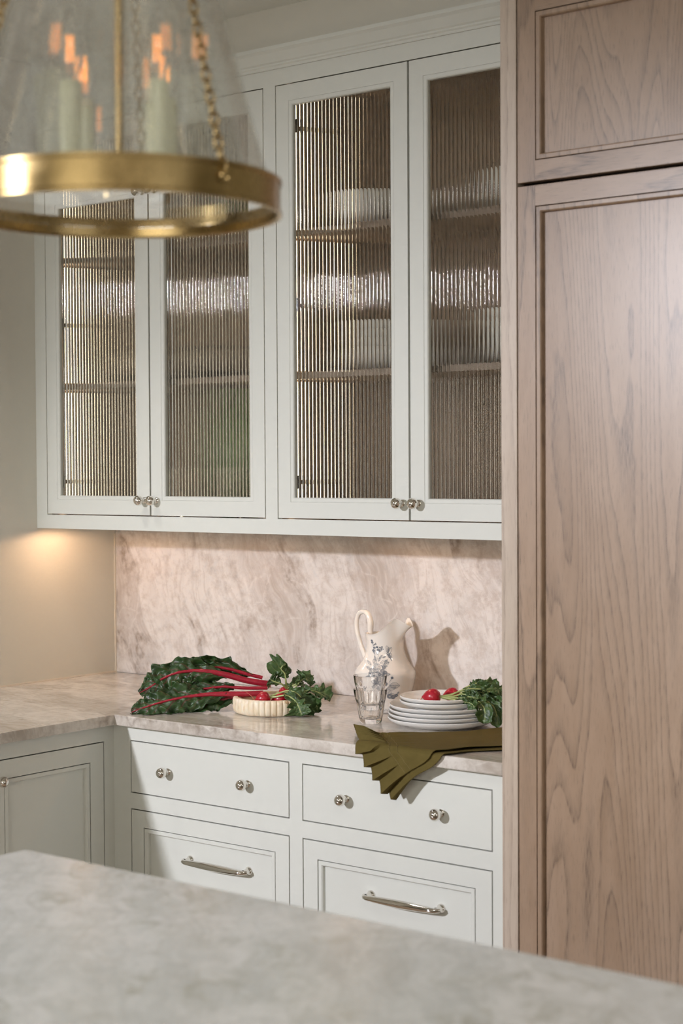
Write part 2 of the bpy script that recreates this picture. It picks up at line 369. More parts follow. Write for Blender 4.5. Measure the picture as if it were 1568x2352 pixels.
def wall_cabinet(name, label, x0, x1, f0, f1, mid, knobs, shelves, hinges):
    t = thing(name, label, 'cabinet', (x0, 0, 1.366))
    yb, yf = -.001, -.312; s0, s1 = f0-.012, f1+.012
    obj('side_panel', MB().box(x0+.001, s0, yb, yf, 1.385, 2.60), LINING, t); obj('side_panel', MB().box(s1, x1-.001, yb, yf, 1.385, 2.60), LINING, t)
    obj('bottom_panel', MB().box(s0, s1, yb, yf, 1.385, 1.403), LINING, t); obj('top_panel', MB().box(s0, s1, yb, yf, 2.515, 2.60), LINING, t)
    obj('back_panel', MB().box(s0, s1, yb, -.012, 1.403, 2.515), LINING, t)
    m = MB(); m.box(x0, f0, -.312, YS, 1.366, 2.56); m.box(f1, x1, -.312, YS, 1.366, 2.56); m.box(f0, f1, -.312, YS, 1.366, UZ0); m.box(f0, f1, -.312, YS, UZ1, 2.56)
    obj('face_frame', m, CAB, t)
    obj('underside', MB().box(x0+.002, x1-.002, -.022, -.311, 1.3835, 1.3849), CAB, t)
    glass_door(t, f0, mid, knobs[0]); glass_door(t, mid, f1, knobs[1])
    for z in shelves: obj('shelf', MB().box(s0+.001, s1-.001, -.013, -.285, z-.0165, z), SHELFM, t)
    for sx, x in ((1, s0), (-1, s1)):
        zs = [1.404] + sum([[z-.0165, z] for z in shelves], []) + [2.514]
        for a, b in zip(zs[::2], zs[1::2]):
            s = obj('led_strip', MB().box(x+.0002*sx, x+.004*sx, -.270, -.254, a+.006, b-.006), LED, t)
    for z in hinges:
        m = MB(); m.box(s0+.0005, s0+.012, -.298, -.278, z-.008, z+.008); m.box(f0+.003, f0+.04, -.309, -.297, z-.017, z+.017); m.box(f0+.002, f0+.014, -.30, -.27, z-.006, z+.006)
        obj('hinge', m, HINGE, t)
    return t
wall_cabinet('wall_cabinet', 'pale grey-green wall cabinet with fluted glass doors beside the left wall', 0.0, .903, .0445, .883, .4644, (.4417, .4869), (1.7825, 2.148), (1.50, 1.955, 2.42))
wall_cabinet('wall_cabinet', 'pale grey-green wall cabinet with fluted glass doors next to the tall oak cabinet', .903, XT-.0005, .923, 1.763, 1.343, (1.3199, 1.3679), (1.7825, 2.148), (1.50, 1.955, 2.41))
# under-cabinet pucks
def puck(x, y, power, label):
    t = thing('puck_light', label, 'light', (x, y, 1.376), 'under-cabinet puck lights')
    obj('rim', MB().lathe([(.030, 1.3833), (.030, 1.3775), (.026, 1.3765), (.024, 1.379), (.024, 1.3833)], 28, lambda p: (p[0]+x, p[1]+y, p[2])), NICKEL, t, smooth=40)
    obj('lens', MB().lathe([(1e-4, 1.3785), (.0238, 1.3785), (.0238, 1.3832), (1e-4, 1.3832)], 28, lambda p: (p[0]+x, p[1]+y, p[2])), PUCK, t, smooth=40)
    l = light('puck_glow', 'SPOT', (x, y, 1.374), (x, y, 0), power, (1, .63, .38), shadow_soft_size=.02, spot_size=math.radians(176), spot_blend=.25)
puck(.125, -.285, 1.9, 'small warm puck light under the cabinet by the left wall')
puck(.60, -.285, 1.1, 'small warm puck light under the left wall cabinet, second from the left wall')
puck(1.13, -.285, 1.2, 'small warm puck light under the right wall cabinet, above the jug')
puck(1.62, -.285, 1.3, 'small warm puck light under the right wall cabinet, above the plates')

# ------------------------------------------------------------------ base cabinets
YF = -.615; XF = .61
TB = lambda u, v, d: (u, YF-d, v)          # back run, faces -Y
TL = lambda u, v, d: (XF+d, -u, v)         # left run, faces +X
def slab_front(T, u0, u1, v0, v1):
    return box_T(MB(), T, u0+GAP, u1-GAP, v0+GAP, v1-GAP, -.02, 0)
def box_T(m, T, u0, u1, v0, v1, d0, d1):
    a, b = T(u0, v0, d0), T(u1, v1, d1); return m.box(a[0], b[0], a[1], b[1], a[2], b[2])
def panel_front(T, par, name, u0, u1, v0, v1, sw=.0445):
    d = obj(name, MB().frame(T, u0+GAP, u1-GAP, v0+GAP, v1-GAP, [(0, -.02), (0, 0), (sw-GAP, 0), (sw-GAP, -.02)]), CAB, par)
    s = sw+.0022
    obj('bead', MB().frame(T, u0+s, u1-s, v0+s, v1-s, [(0, -.018), (0, -.001), (.001, 0), (.009, 0), (.0115, -.0025), (.0125, -.006), (.0125, -.018)]), CAB, d)
    m = MB(); box_T(m, T, u0+s+.009, u1-s-.009, v0+s+.009, v1-s-.009, -.018, -.0095); obj('panel', m, CAB, d)
    return d
DZ = ((.714, .8485), (.405, .6745), (.115, .366))
def drawer_base(label, x0, x1, u0, u1, knobs, pulls):
    t = thing('drawer_cabinet', label, 'cabinet', (x0, 0, 0))
    m = MB(); m.box(x0+.001, x0+.018, -.001, YF+.021, .1, .885); m.box(x1-.018, x1-.001, -.001, YF+.021, .1, .885); m.box(x0+.018, x1-.018, -.02, YF+.021, .1, .118); m.box(x0+.018, x1-.018, -.001, -.02, .1, .885)
    obj('carcass', m, SHADOWGAP, t)
    m = MB(); ff = (YF, YF+.02)
    m.box(x0, u0, *ff, .1, .8872); m.box(u1, x1, *ff, .1, .8872); m.box(u0, u1, *ff, DZ[0][1], .8872)
    for a, b in ((DZ[1][1], DZ[0][0]), (DZ[2][1], DZ[1][0]), (.1, DZ[2][0])): m.box(u0, u1, *ff, a, b)
    obj('face_frame', m, CAB, t)
    obj('toe_kick', MB().box(x0, x1, YF+.07, YF+.085, 0, .1), CAB, t)
    d = obj('drawer', slab_front(TB, u0, u1, *DZ[0]), CAB, t)
    for k in knobs: put('knob', KNOB, d, (k, YF, .7817))
    for (a, b) in DZ[1:]:
        d = panel_front(TB, t, 'deep_drawer', u0, u1, a, b)
        put('pull_handle', PULL, d, (pulls, YF+.0095, .569 if a > .3 else .25))
    return t
drawer_base('white painted drawer cabinet in the corner, under the chard and bowl', .61, 1.2185, .6705, 1.1985, (.8033, 1.0683), .9655)
drawer_base('white painted drawer cabinet under the napkin and plates', 1.2185, XT-.0005, 1.2375, 1.766, (1.369, 1.6324), 1.5285)
def left_base(label, y0, y1, doors, knobs, blind=0):
    t = thing('base_cabinet', label, 'cabinet', (0, -y0, 0))
    m = MB(); m.box(.001, XF-.021, -y0-.001, -y0-.018, .1, .885); m.box(.001, XF-.021, -y1+.018, -y1+.001, .1, .885); m.box(.001, XF-.021, -y0-.018, -y1+.018, .1, .118); m.box(.001, .02, -y0-.018, -y1+.018, .118, .885)
    obj('carcass', m, SHADOWGAP, t)
    m = MB(); us = [y0] + [u for d in doors for u in d] + [y1]
    for a, b in zip(us[::2], us[1::2]):
        if b-a > 1e-4: box_T(m, TL, a, b, .1, .8872, -.02, 0)
    for a, b in doors: box_T(m, TL, a, b, .8435, .8872, -.02, 0); box_T(m, TL, a, b, .1, .14, -.02, 0)
    obj('face_frame', m, CAB, t)
    obj('toe_kick', MB().box(XF-.085, XF-.07, -y0, -y1, 0, .1), CAB, t)
    for (a, b), k in zip(doors, knobs):
        d = panel_front(TL, t, 'door', a, b, .14, .8435, .0475); put('knob', KNOB, d, (XF, -k, .7945), (0, 0, PI/2))
    return t
left_base('grey-white base cabinet with panelled door in the inner corner of the left run', .615, 1.042, [(.649, 1.0235)], [.9985])
eb = left_base('grey-white base cabinet at the open end of the left run', 1.042, 1.95, [(1.062, 1.4950), (1.4950, 1.93)], [1.4725, 1.5175])
obj('end_panel', MB().box(.001, XF, -1.951, -1.963, .0, .885), CAB, eb)
# countertop, one L-shaped slab
a, zt, zb = .648, .915, .8877
L = [(.001, -.0205), (XT-.001, -.0205), (XT-.001, -a), (a, -a), (a, -1.98), (.001, -1.98)]
m = MB(); n = len(L); m.add([(x, y, zb) for x, y in L]+[(x, y, zt) for x, y in L], [tuple(reversed(range(n))), tuple(range(n, 2*n))]+[(i, (i+1) % n, n+(i+1) % n, n+i) for i in range(n)])
tag(obj('countertop', m, COUNTER, bevel=.0025), 'L-shaped beige-grey quartzite countertop along the back and left walls', 'countertop')

# ------------------------------------------------------------------ tall oak cabinet
YT = -.65; TT = lambda u, v, d: (u, YT-d, v)
t = thing('tall_cabinet', 'tall light oak cabinet with two panelled doors at the right', 'cabinet', (XT, 0, 0))
X1 = 2.66
obj('end_panel', MB().box(XT, XT+.0385, -.001, YT, 0, CZ-.001), OAKE, t, bevel=.0008)
obj('end_panel', MB().box(X1-.0385, X1, -.001, YT, 0, CZ-.001), OAKE, t, bevel=.0008)
m = MB(); m.box(XT+.0385, X1-.0385, -.001, YT+.03, .02, 2.53); obj('carcass', m, DARKGAP, t)
obj('top_filler', MB().box(XT+.0395, X1-.0395, YT+.024, YT+.004, 2.514, CZ-.001), OAKH, t)
def oak_door(u0, u1, v0, v1, pm):
    sw = .0425
    d = MB(); 
    door = obj('door', MB().frame(TT, u0, u1, v0, v1, [(0, -.022), (0, -.0008), (.0008, 0), (.003, 0), (.003, -.022)]), OAKV, t)
    for a, b in ((u0+.003, u0+sw), (u1-sw, u1-.003)): obj('stile', box_T(MB(), TT, a, b, v0+.003, v1-.003, -.022, 0), OAKV, door)
    for a, b in ((v0+.003, v0+sw), (v1-sw, v1-.003)): obj('rail', box_T(MB(), TT, u0+sw, u1-sw, a, b, -.022, -.0002), OAKH, door)
    s = sw+.002
    obj('bead', MB().frame(TT, u0+s, u1-s, v0+s, v1-s, [(0, -.02), (0, -.0006), (.0008, 0), (.0085, 0), (.0105, -.0015), (.0115, -.004), (.0115, -.02)]), OAKV, door)
    m = MB(); box_T(m, TT, u0+s+.008, u1-s-.008, v0+s+.008, v1-s-.008, -.020, -.0125); obj('panel', m, pm, door)
ud0, ud1 = XT+.0415, X1-.0415
oak_door(ud0, ud1, 2.1205, 2.509, OAK2)
oak_door(ud0, ud1, .11, 2.1130, OAK)

# ------------------------------------------------------------------ island
tag(obj('island_countertop', MB().box(1.6225, 4.3, -1.784, -2.95, .885, .915), ISLAND, bevel=.003), 'grey-green veined quartzite island top in the foreground', 'countertop')
t = thing('island_cabinet', 'painted kitchen island base under the grey stone top', 'cabinet', (1.66, -2.36, 0))
obj('body', MB().box(1.66, 4.26, -1.82, -2.60, .1, .8848), CAB, t); obj('toe_kick', MB().box(1.72, 4.2, -1.88, -2.54, 0, .1), CAB, t)
for k in range(4):
    x = 1.68+k*.645; panel_front(lambda u, v, d: (u, -1.82+d+.0205, v), t, 'panel_front', x, x+.625, .14, .86)

# ------------------------------------------------------------------ pendant
PC = Vector((2.170, -2.087, 0))
RING0, RING1, RR_ = 1.858, 1.902, .2045
t = thing('pendant_lamp', 'brass and seeded glass cone pendant lamp with candle bulbs', 'lamp', (PC.x, PC.y, RING0))
TP = lambda p: (p[0]+PC.x, p[1]+PC.y, p[2])
obj('ring_band', MB().lathe([(RR_-.005, RING0+.003), (RR_-.002, RING0), (RR_+.002, RING0), (RR_+.002, RING0+.004), (RR_, RING0+.006), (RR_, RING1-.006), (RR_+.002, RING1-.004), (RR_+.002, RING1), (RR_-.006, RING1), (RR_-.006, RING0+.018), (RR_-.005, RING0+.003)], 96, TP), BRASS, t, smooth=35)
gz0, gz1, gr0, gr1 = RING0+.02, 2.44, .197, .048
prof = [(gr0+(gr1-gr0)*i/24, gz0+(gz1-gz0)*i/24) for i in range(25)]
prof = prof + [(r-.003, z) for r, z in reversed(prof)]; prof.append(prof[0])
obj('glass_shade', MB().lathe(prof, 96, TP), SEEDED, t, smooth=60)
gl = [(1e-4, RING0+.0135), (RR_-.0065, RING0+.0135), (RR_-.0065, RING0+.0175), (1e-4, RING0+.0175)]
obj('glass_base', MB().lathe(gl, 64, TP), CLEAR, t, smooth=40)
obj('top_cap', MB().lathe([(1e-4, 2.49), (.02, 2.488), (.055, 2.462), (.066, 2.44), (.066, 2.425), (.06, 2.425), (.05, 2.44), (1e-4, 2.445)], 48, TP), BRASS, t, smooth=40)
obj('center_rod', MB().tube([(PC.x, PC.y, RING0+.05), (PC.x, PC.y, 2.445)], .0055, 14), BRASS, t, smooth=40)
obj('stem', MB().tube([(PC.x, PC.y, 2.485), (PC.x, PC.y, CZ-.02)], .006, 12), BRASS, t, smooth=40)
obj('ceiling_canopy', MB().lathe([(1e-4, CZ-.03), (.02, CZ-.03), (.058, CZ-.018), (.062, CZ-.001), (1e-4, CZ-.001)], 40, TP), BRASS, t, smooth=40)
hub = MB().lathe([(1e-4, RING0+.018), (.026, RING0+.018), (.030, RING0+.022), (.030, RING0+.030), (.012, RING0+.036), (.010, RING0+.05), (1e-4, RING0+.052)], 32, TP)
obj('hub', hub, BRASS, t, smooth=40)
vd = Vector((-.6219, .7831, 0)); vr = Vector((.7831, .6219, 0))
for sa, sb in ((-1, -1), (1, -1), (-1, 1), (1, 1)):
    c = PC + vr*(.054*sa) + vd*(.052*sb)
    arm = obj('candle_arm', MB().tube(catmull([PC+Vector((0, 0, RING0+.027)), PC*.5+c*.5+Vector((0, 0, RING0+.021)), c+Vector((0, 0, RING0+.030)), c+Vector((0, 0, RING0+.044))], 12), .0042, 8), BRASS, t, smooth=50)
    TC = lambda p, c=c: (p[0]+c.x, p[1]+c.y, p[2])
    obj('drip_cup', MB().lathe([(1e-4, RING0+.040), (.008, RING0+.040), (.020, RING0+.046), (.021, RING0+.049), (.015, RING0+.049), (1e-4, RING0+.048)], 24, TC), BRASS, arm, smooth=40)
    obj('candle_sleeve', MB().lathe([(.0145, RING0+.048), (.0145, 2.012), (.0125, 2.018), (1e-4, 2.018)], 24, TC), CANDLE, arm, smooth=40)
    bp_ = [(.0085, 2.016), (.010, 2.024), (.0155, 2.040), (.0168, 2.052), (.014, 2.070), (.008, 2.090), (.0028, 2.106), (1e-4, 2.110)]
    bulb = obj('bulb', MB().lathe(bp_+[(max(1e-4, r-.0012), z-.0006) for r, z in reversed(bp_)], 20, TC), CLEAR, t, smooth=60)
    f = MB()
    for q in range(4):
        o = Vector((math.cos(q*PI/2), math.sin(q*PI/2), 0))*.0045; f.tube([c+o+Vector((0, 0, 2.042)), c+o*.9+Vector((0, 0, 2.074))], .0020, 6)
    obj('filament', f, FIL, bulb)
# chains: three, each link its own piece
lm = MB(); N = 20; path = []
for k in range(N):
    a = 2*PI*k/N; path.append(Vector((.0048*math.cos(a), 0, .0048*math.sin(a) + (.0042 if math.sin(a) > 0 else -.0042))))
rows = []
for k in range(N):
    tn = (path[(k+1) % N]-path[k-1]).normalized(); nn = Vector((0, 1, 0)); bb = tn.cross(nn)
    rows.append([path[k]+(nn*math.cos(2*PI*j/6)+bb*math.sin(2*PI*j/6))*.0016 for j in range(6)])
lm.grid(rows, True, True); LINK = lm.mesh('link', smooth=70)
for ang in (43.6, -68, 178):
    d = -vd*math.cos(math.radians(ang)) + vr*math.sin(math.radians(ang))
    A = PC + d*(RR_+.004) + Vector((0, 0, RING0+.024)); B = PC + d*.062 + Vector((0, 0, 2.43))
    hook = MB().lathe([(.0045, -.0012), (.0062, 0), (.0045, .0012), (.0030, 0), (.0045, -.0012)], 16, lambda p: A + Vector((0, 0, 1))*p[0] + (Vector((0, 0, 1)).cross(d))*p[1] + d*p[2])
    ch = obj('chain', hook, BRASS, t, smooth=50)
    dr = (B-A); n = int(dr.length/.0145); q = dr.to_track_quat('Z', 'Y')
    for k in range(1, n):
        put('link', LINK, ch, A+dr*(k/n), (q.to_matrix() @ Matrix.Rotation((k % 2)*PI/2+.4, 3, 'Z')).to_euler(), BRASS)

# ------------------------------------------------------------------ things in the wall cabinets
def bowl_mesh(r, h, name='serving_bowl', foot=.5):
    o = [(1e-4, 0), (r*foot, 0), (r*foot, .004), (r*.74, h*.16), (r*.92, h*.42), (r*.985, h*.75), (r, h-.002), (r-.0015, h), (r-.004, h-.001)]
    i = [(r*.965-.004, h*.74), (r*.90-.004, h*.44), (r*.70, h*.20), (1e-4, h*.11)]
    return MB().lathe(o+i, 48).mesh(name, smooth=50)
def place(name, me, mat, at, label, cat, group=None): return tag(link(name, me, mat, None, at), label, cat, group)
B1 = bowl_mesh(.100, .088); B1R = bowl_mesh(.118, .092); B2 = bowl_mesh(.090, .060); B2R = bowl_mesh(.112, .062)
place('serving_bowl', B1, CERAMIC, (1.105, -.175, 2.1482), 'large white bowl on the top shelf behind the third fluted glass door', 'bowl')
place('serving_bowl', B1R, CERAMIC, (1.592, -.160, 2.1482), 'large white bowl on the top shelf behind the rightmost fluted glass door', 'bowl')
nth = ('lowest', 'second from the bottom', 'second from the top', 'topmost')
for cx, where, bm_ in ((1.128, 'third', B2), (1.572, 'rightmost', B2R)):
    for k in range(4):
        place('soup_bowl', bm_, CERAMIC, (cx, -.160, 1.7827+k*.0225), 'white soup bowl, %s of the stack behind the %s glass door' % (nth[k], where), 'bowl', 'stacked soup bowls')
GB = bowl_mesh(.105, .088, 'glass_bowl', .55); GB2 = bowl_mesh(.125, .085, 'glass_bowl', .55)
place('glass_bowl', GB, CLEAR, (.275, -.155, 1.7827), 'clear glass bowl on the shelf behind the leftmost fluted glass door', 'bowl')
place('glass_bowl', GB2, CLEAR, (.565, -.160, 1.7827), 'wide clear glass bowl on the shelf behind the second fluted glass door', 'bowl')
vp = [(r*.82, z) for r, z in [(1e-4, 0), (.07, 0), (.078, .006), (.105, .06), (.128, .14), (.130, .20), (.112, .27), (.085, .31), (.080, .33), (.092, .352), (.088, .353), (.076, .33), (.08, .308), (.10, .26), (.12, .19), (.1, .08), (1e-4, .02)]]
place('vase', MB().lathe(vp, 48).mesh('vase', smooth=50), GREENGLAZE, (.605, -.124, 1.4032), 'big green glazed vase standing in for an unclear green shape behind the second fluted glass door', 'vase')  # vase form added in place of an unclear green shape
hg = [(1e-4, 0), (.030, 0), (.031, .004), (.036, .125), (.0365, .136), (.0345, .136), (.033, .12), (.028, .012), (1e-4, .010)]
HG = MB().lathe(hg, 32).mesh('tall_glass', smooth=40)
for k, (x, y) in enumerate(((.405, -.235), (.484, -.262), (.70, -.266), (.80, -.215))):
    place('tall_glass', HG, CLEAR, (x, y, 1.4032), ('tall clear glass left of the green vase, nearest the door seam', 'tall clear glass standing in front of the green vase on its left', 'tall clear glass standing in front of the green vase on its right', 'tall clear glass right of the green vase by the cabinet side')[k], 'glass', 'tall glasses in the wall cabinet')

# ------------------------------------------------------------------ jug
J = Vector((1.157, -.185, .9152))
jp = [(0, .058), (.004, .062), (.010, .060), (.020, .061), (.045, .068), (.075, .0750), (.092, .0785), (.103, .0775), (.112, .071), (.124, .061), (.138, .0535), (.152, .0490), (.163, .0478)]
def jr(z): return interp(jp, z)
def wrap(a): return (a+PI) % (2*PI)-PI
def jug_top(a):
    b = abs(wrap(a)); lobe = math.exp(-((b-.45)/(.30 if b < .45 else .62))**2); sp = math.exp(-(b/.30)**2)
    return .198+.039*lobe+.016*sp, .0485+.005*(b/PI)**3+.034*sp+.009*lobe
def jsurf(a, s, inner=0.0):
    """s 0..1 foot to neck, 1..2 neck to rim"""
    if s <= 1: z = .163*s; r = jr(z)
    else:
        q = s-1; h, rtop = jug_top(a); z = .163+(h-.163)*q; sp = math.exp(-(wrap(a)/.33)**2)
        r = .0478+(rtop-.0478)*(q**2.2)
        if q > .9: r += .0012*(q-.9)/.1
    r -= inner; return (J.x+r*math.cos(a), J.y+r*math.sin(a), J.z+z)
NA = 96; jug = thing('pitcher', 'cream porcelain pitcher with blue-grey floral print and curled handle', 'pitcher', J)
srow = [0, .02, .045, .08, .13] + [.2+.8*i/17 for i in range(18)] + [1+i/12 for i in range(1, 13)]
rows = [[(J.x+.001*math.cos(2*PI*k/NA), J.y+.001*math.sin(2*PI*k/NA), J.z) for k in range(NA)]]
rows += [[jsurf(2*PI*k/NA, s) for k in range(NA)] for s in srow]
rows += [[jsurf(2*PI*k/NA, s, .0042) for k in range(NA)] for s in (2, 1.9, 1.7, 1.5, 1.25, 1.0, .8, .6, .4, .15)]
rows += [[(J.x+.001*math.cos(2*PI*k/NA), J.y+.001*math.sin(2*PI*k/NA), J.z+.024) for k in range(NA)]]
obj('body', MB().grid(rows, closed_v=True), PORCELAIN, jug, smooth=70)
hp = [(-.046, 0, .193), (-.047, 0, .206), (-.047, 0, .226), (-.055, 0, .244), (-.069, 0, .250), (-.085, 0, .243), (-.092, 0, .222), (-.090, 0, .198), (-.082, 0, .172), (-.071, 0, .148), (-.064, 0, .132), (-.062, 0, .120), (-.068, 0, .110)]
obj('handle', MB().tube([J+v for v in catmull(hp, 40)], [.0062+.0022*math.exp(-((i-6)/5)**2)+.0012*(i > 35) for i in range(40)], 14), PORCELAIN, jug, smooth=80)
# printed decoration: fine ink lines lying on the glaze. face direction of the print:
FA = math.atan2(-.7831, .6219)
def on_jug(sx, z):
    r = max(jr(min(z, .163)), .02); a = FA + math.asin(max(-.97, min(.97, sx/r)))
    if z <= .163: s = z/.163
    else: s = 1+(z-.163)/(jug_top(a)[0]-.163)
    p = Vector(jsurf(a, s)); n = Vector((math.cos(a), math.sin(a), 0)); return p+n*.00035
ink = MB()
def stroke(pts, wd=.0007):
    P = [on_jug(x*.001, z*.001) for x, z in pts]; ink.tube(P, wd*.45, 4, cap=False)
def arc(cx, cz, rx, rz, a0, a1, n=8, rot=0):
    out = []
    for i in range(n+1):
        a = a0+(a1-a0)*i/n; x, z = rx*math.cos(a), rz*math.sin(a)
        out.append((cx+x*math.cos(rot)-z*math.sin(rot), cz+x*math.sin(rot)+z*math.cos(rot)))
    return out
def pleaf(cx, cz, ln, wd, rot, hatch=5):
    f = lambda t, s: (cx+(t*ln)*math.cos(rot)-s*wd*math.sin(PI*t)*math.sin(rot), cz+(t*ln)*math.sin(rot)+s*wd*math.sin(PI*t)*math.cos(rot))
    for s in (-1, 1): stroke([f(i/8, s) for i in range(9)])
    stroke([f(0, 0), f(.5, 0), f(1, 0)])
    for k in range(1, hatch+1):
        for s in (-1, 1): stroke([f(k/(hatch+1.5), 0), f(min(1, k/(hatch+1.5)+.16), s*.8)], .0004)
def rose(cx, cz, r):
    for k in range(5):
        rr = r*(1-k*.18)
        for j in range(5-k//2):
            a = j*2*PI/(5-k//2)+k*.7; stroke(arc(cx+.35*rr*math.cos(a), cz+.35*rr*math.sin(a), rr*.62, rr*.5, a-1.1, a+1.1, 6))
    for j in range(7): a = j*.9; stroke([(cx+r*.35*math.cos(a), cz+r*.3*math.sin(a)), (cx+r*.7*math.cos(a+.3), cz+r*.62*math.sin(a+.3))], .0004)
stroke([(-24, 128), (-27, 140), (-26, 152), (-30, 163), (-33, 178)]); stroke([(-24, 128), (-20, 140), (-17, 152), (-12, 164)]); stroke([(-26, 140), (-28, 150), (-24, 160)])
for x, z, r in ((-33, 178, 3), (-34, 183, 2.4), (-28, 165, 3.2), (-30, 158, 3.4), (-18, 160, 3.6), (-21, 167, 3), (-14, 166, 2.2), (-9, 168, 1.8)): rose(x, z, r)
for x, z, l, a in ((-16, 155, 9, .8), (-20, 148, 7, 2.2), (-28, 150, 8, 2.0), (-12, 160, 8, .3), (-24, 133, 12, 1.9), (-16, 138, 12, .9), (-8, 140, 9, .5), (-14, 128, 18, .35), (-12, 122, 16, -.1), (-36, 122, 14, 2.3)): pleaf(x, z, l, l*.22, a, 3)
rose(-22, 119, 10); rose(-33, 109, 9); rose(-9, 110, 6); rose(-2, 106, 5.5); rose(-40, 100, 7)
for x, z, r in ((-25, 84, 12), (-12, 70, 9), (-30, 60, 10)): rose(x, z, r)
for x, z, r in ((-36, 92, 8), (-14, 96, 7), (-4, 90, 5), (-20, 104, 6), (-5, 118, 5), (-44, 84, 8), (-3, 78, 7)): rose(x, z, r)
for x, z, l, a in ((-6, 122, 17, .55), (-4, 126, 14, .9), (-30, 126, 12, 1.5), (-2, 100, 13, .2), (-10, 104, 12, -.4), (-38, 112, 12, 2.6), (-18, 132, 10, 1.2), (-30, 170, 6, 1.0), (-24, 172, 6, 1.8), (-11, 162, 6, 1.1), (-26, 76, 14, -.5), (-16, 84, 12, .3)): pleaf(x, z, l, l*.24, a, 4)
for k in range(14): stroke([(-40+k*3, 96+(k*7 % 13)), (-37+k*3, 101+(k*5 % 17))], .0004)
# butterfly
for pts in (arc(4, 162, 3.2, 9, 0, 2*PI, 14, .15), arc(11, 158, 3.2, 9, 0, 2*PI, 14, -.45), arc(8, 147, 3.2, 8, 0, 2*PI, 12, .5), arc(12, 146, 2.4, 6, 0, 2*PI, 12, -.2)): stroke(pts, .0009)
stroke([(2, 152), (6, 148), (10, 143), (15, 133)], .0014)
for i in range(7): stroke([(5+i*.3, 153), (2.5+i*1.7, 168-abs(i-3)*1.2)], .0005); stroke([(7+i*.3, 151), (6+i*1.6, 141)], .0005)
# lower right leaf and blossom
pleaf(8, 74, 27, 8.5, -.08, 8); pleaf(2, 66, 24, 6.5, .1, 8); stroke([(8, 82), (12, 88), (14, 92)]); rose(15, 93, 3.4)
pleaf(4, 48, 16, 7, 1.2, 6); pleaf(10, 52, 16, 5, -.6, 6); rose(9, 45, 7); rose(18, 43, 6); rose(26, 47, 4.5); stroke([(24, 46), (29, 51), (32, 56)]); pleaf(28, 50, 8, 2, .9, 2)
for k in range(15): x = -45+k*6.4; stroke(arc(x, 7, 3.0, 4, 0, PI, 6)); stroke(arc(x, 7, 1.4, 2.2, 0, PI, 5), .0005)
stroke([(-48+k*6, 5) for k in range(17)]); stroke([(-48+k*6, 11.8) for k in range(17)], .0004)
obj('floral_print', ink, INK, jug)

# ------------------------------------------------------------------ two stacked tumblers
def tumbler_mesh():
    n = 72; h = .083; rb, rtp = .0265, .0415; rows = []
    def rout(z): return rb+(rtp-rb)*(z/h)**.9
    zs = [0, .003, .008, .02, .034, .046, .054, .058, .061, .064, .074, .081, .0828]
    rows.append([(1e-4*math.cos(2*PI*k/n), 1e-4*math.sin(2*PI*k/n), .002) for k in range(n)])
    for z in zs:
        row = []
        for k in range(n):
            a = 2*PI*k/n; r = rout(z); fac = ((a*9/(2*PI)) % 1-.5)*2
            lim = .060-.010*fac*fac
            if z < lim: r *= 1-.055*(1-fac*fac)*min(1, (lim-z)/.006)
            if z < .002: r *= .96
            row.append((r*math.cos(a), r*math.sin(a), z))
        rows.append(row)
    for z, r in ((h, rtp-.0012), (.080, rtp-.0024), (.06, rout(.06)-.0034), (.03, rout(.03)-.0042), (.0135, rout(.0135)-.005), (.011, rout(.01)-.009), (.0105, 1e-4)):
        rows.append([(r*math.cos(2*PI*k/n), r*math.sin(2*PI*k/n), z) for k in range(n)])
    return MB().grid(rows, closed_v=True).mesh('tumbler', smooth=35)
TUM = tumbler_mesh()
o = place('tumbler', TUM, CLEAR, (1.2523, -.372, .9152), 'lower faceted clear glass tumbler standing on the counter before the pitcher', 'glass', 'stacked tumblers')
o = place('tumbler', TUM, CLEAR, (1.2523, -.372, .9152+.0335), 'upper faceted clear glass tumbler nested in another', 'glass', 'stacked tumblers'); o.rotation_euler.z = .3

# ------------------------------------------------------------------ fluted marble bowl
BW = Vector((.9416, -.376, .9152)); br, bh, nf = .102, .041, 42
rows = []; n = nf*8
def fl(k): x = ((k/8) % 1-.5)*2; return -.0032*x**4
for z, r, q in ((0, 1e-4, 0), (0, br-.012, 0), (.002, br-.007, .6), (.006, br-.0025, 1), (.015, br, 1), (.032, br, 1), (.038, br-.0012, .8), (bh, br-.0045, .15), (bh, br-.013, 0), (.038, br-.0145, 0), (.014, br-.016, 0), (.011, br-.022, 0), (.011, 1e-4, 0)):
    rows.append([(BW.x+(r+fl(k)*q)*math.cos(2*PI*k/n), BW.y+(r+fl(k)*q)*math.sin(2*PI*k/n), BW.z+z) for k in range(n)])
tag(obj('fluted_bowl', MB().grid(rows, closed_v=True), MARBLE, None, smooth=45, at=BW), 'shallow fluted cream marble bowl holding radishes', 'bowl')

# ------------------------------------------------------------------ plates
def plate_mesh(r, h, name):
    pr = [(1e-4, .0015), (r*.62, .0015), (r*.62, 0), (r*.66, 0), (r*.67, .002), (r*.90, h*.42), (r*.985, h*.72), (r, h-.0015), (r-.0012, h), (r-.0032, h-.0008), (r*.97-.003, h*.72), (r*.88, h*.45+.001), (r*.64, .0048), (1e-4, .0042)]
    return MB().lathe(pr, 72).mesh(name, smooth=45)
PLB = plate_mesh(.131, .0215, 'dinner_plate'); PLS = plate_mesh(.099, .0195, 'side_plate')
PX = Vector((1.412, -.297, .9152)); step = .0105
pos = [(0, 0), (.001, .001), (.003, .001), (.004, .002)]
order = ('lowest', 'second from the bottom', 'second from the top', 'topmost')
for k, (dx, dy) in enumerate(pos): place('dinner_plate', PLB, CERAMIC, PX+Vector((dx, dy, k*step)), 'large white dinner plate, %s of the four large ones in the stack' % order[k], 'plate', 'stacked dinner plates')
zs = 4*step+.0005
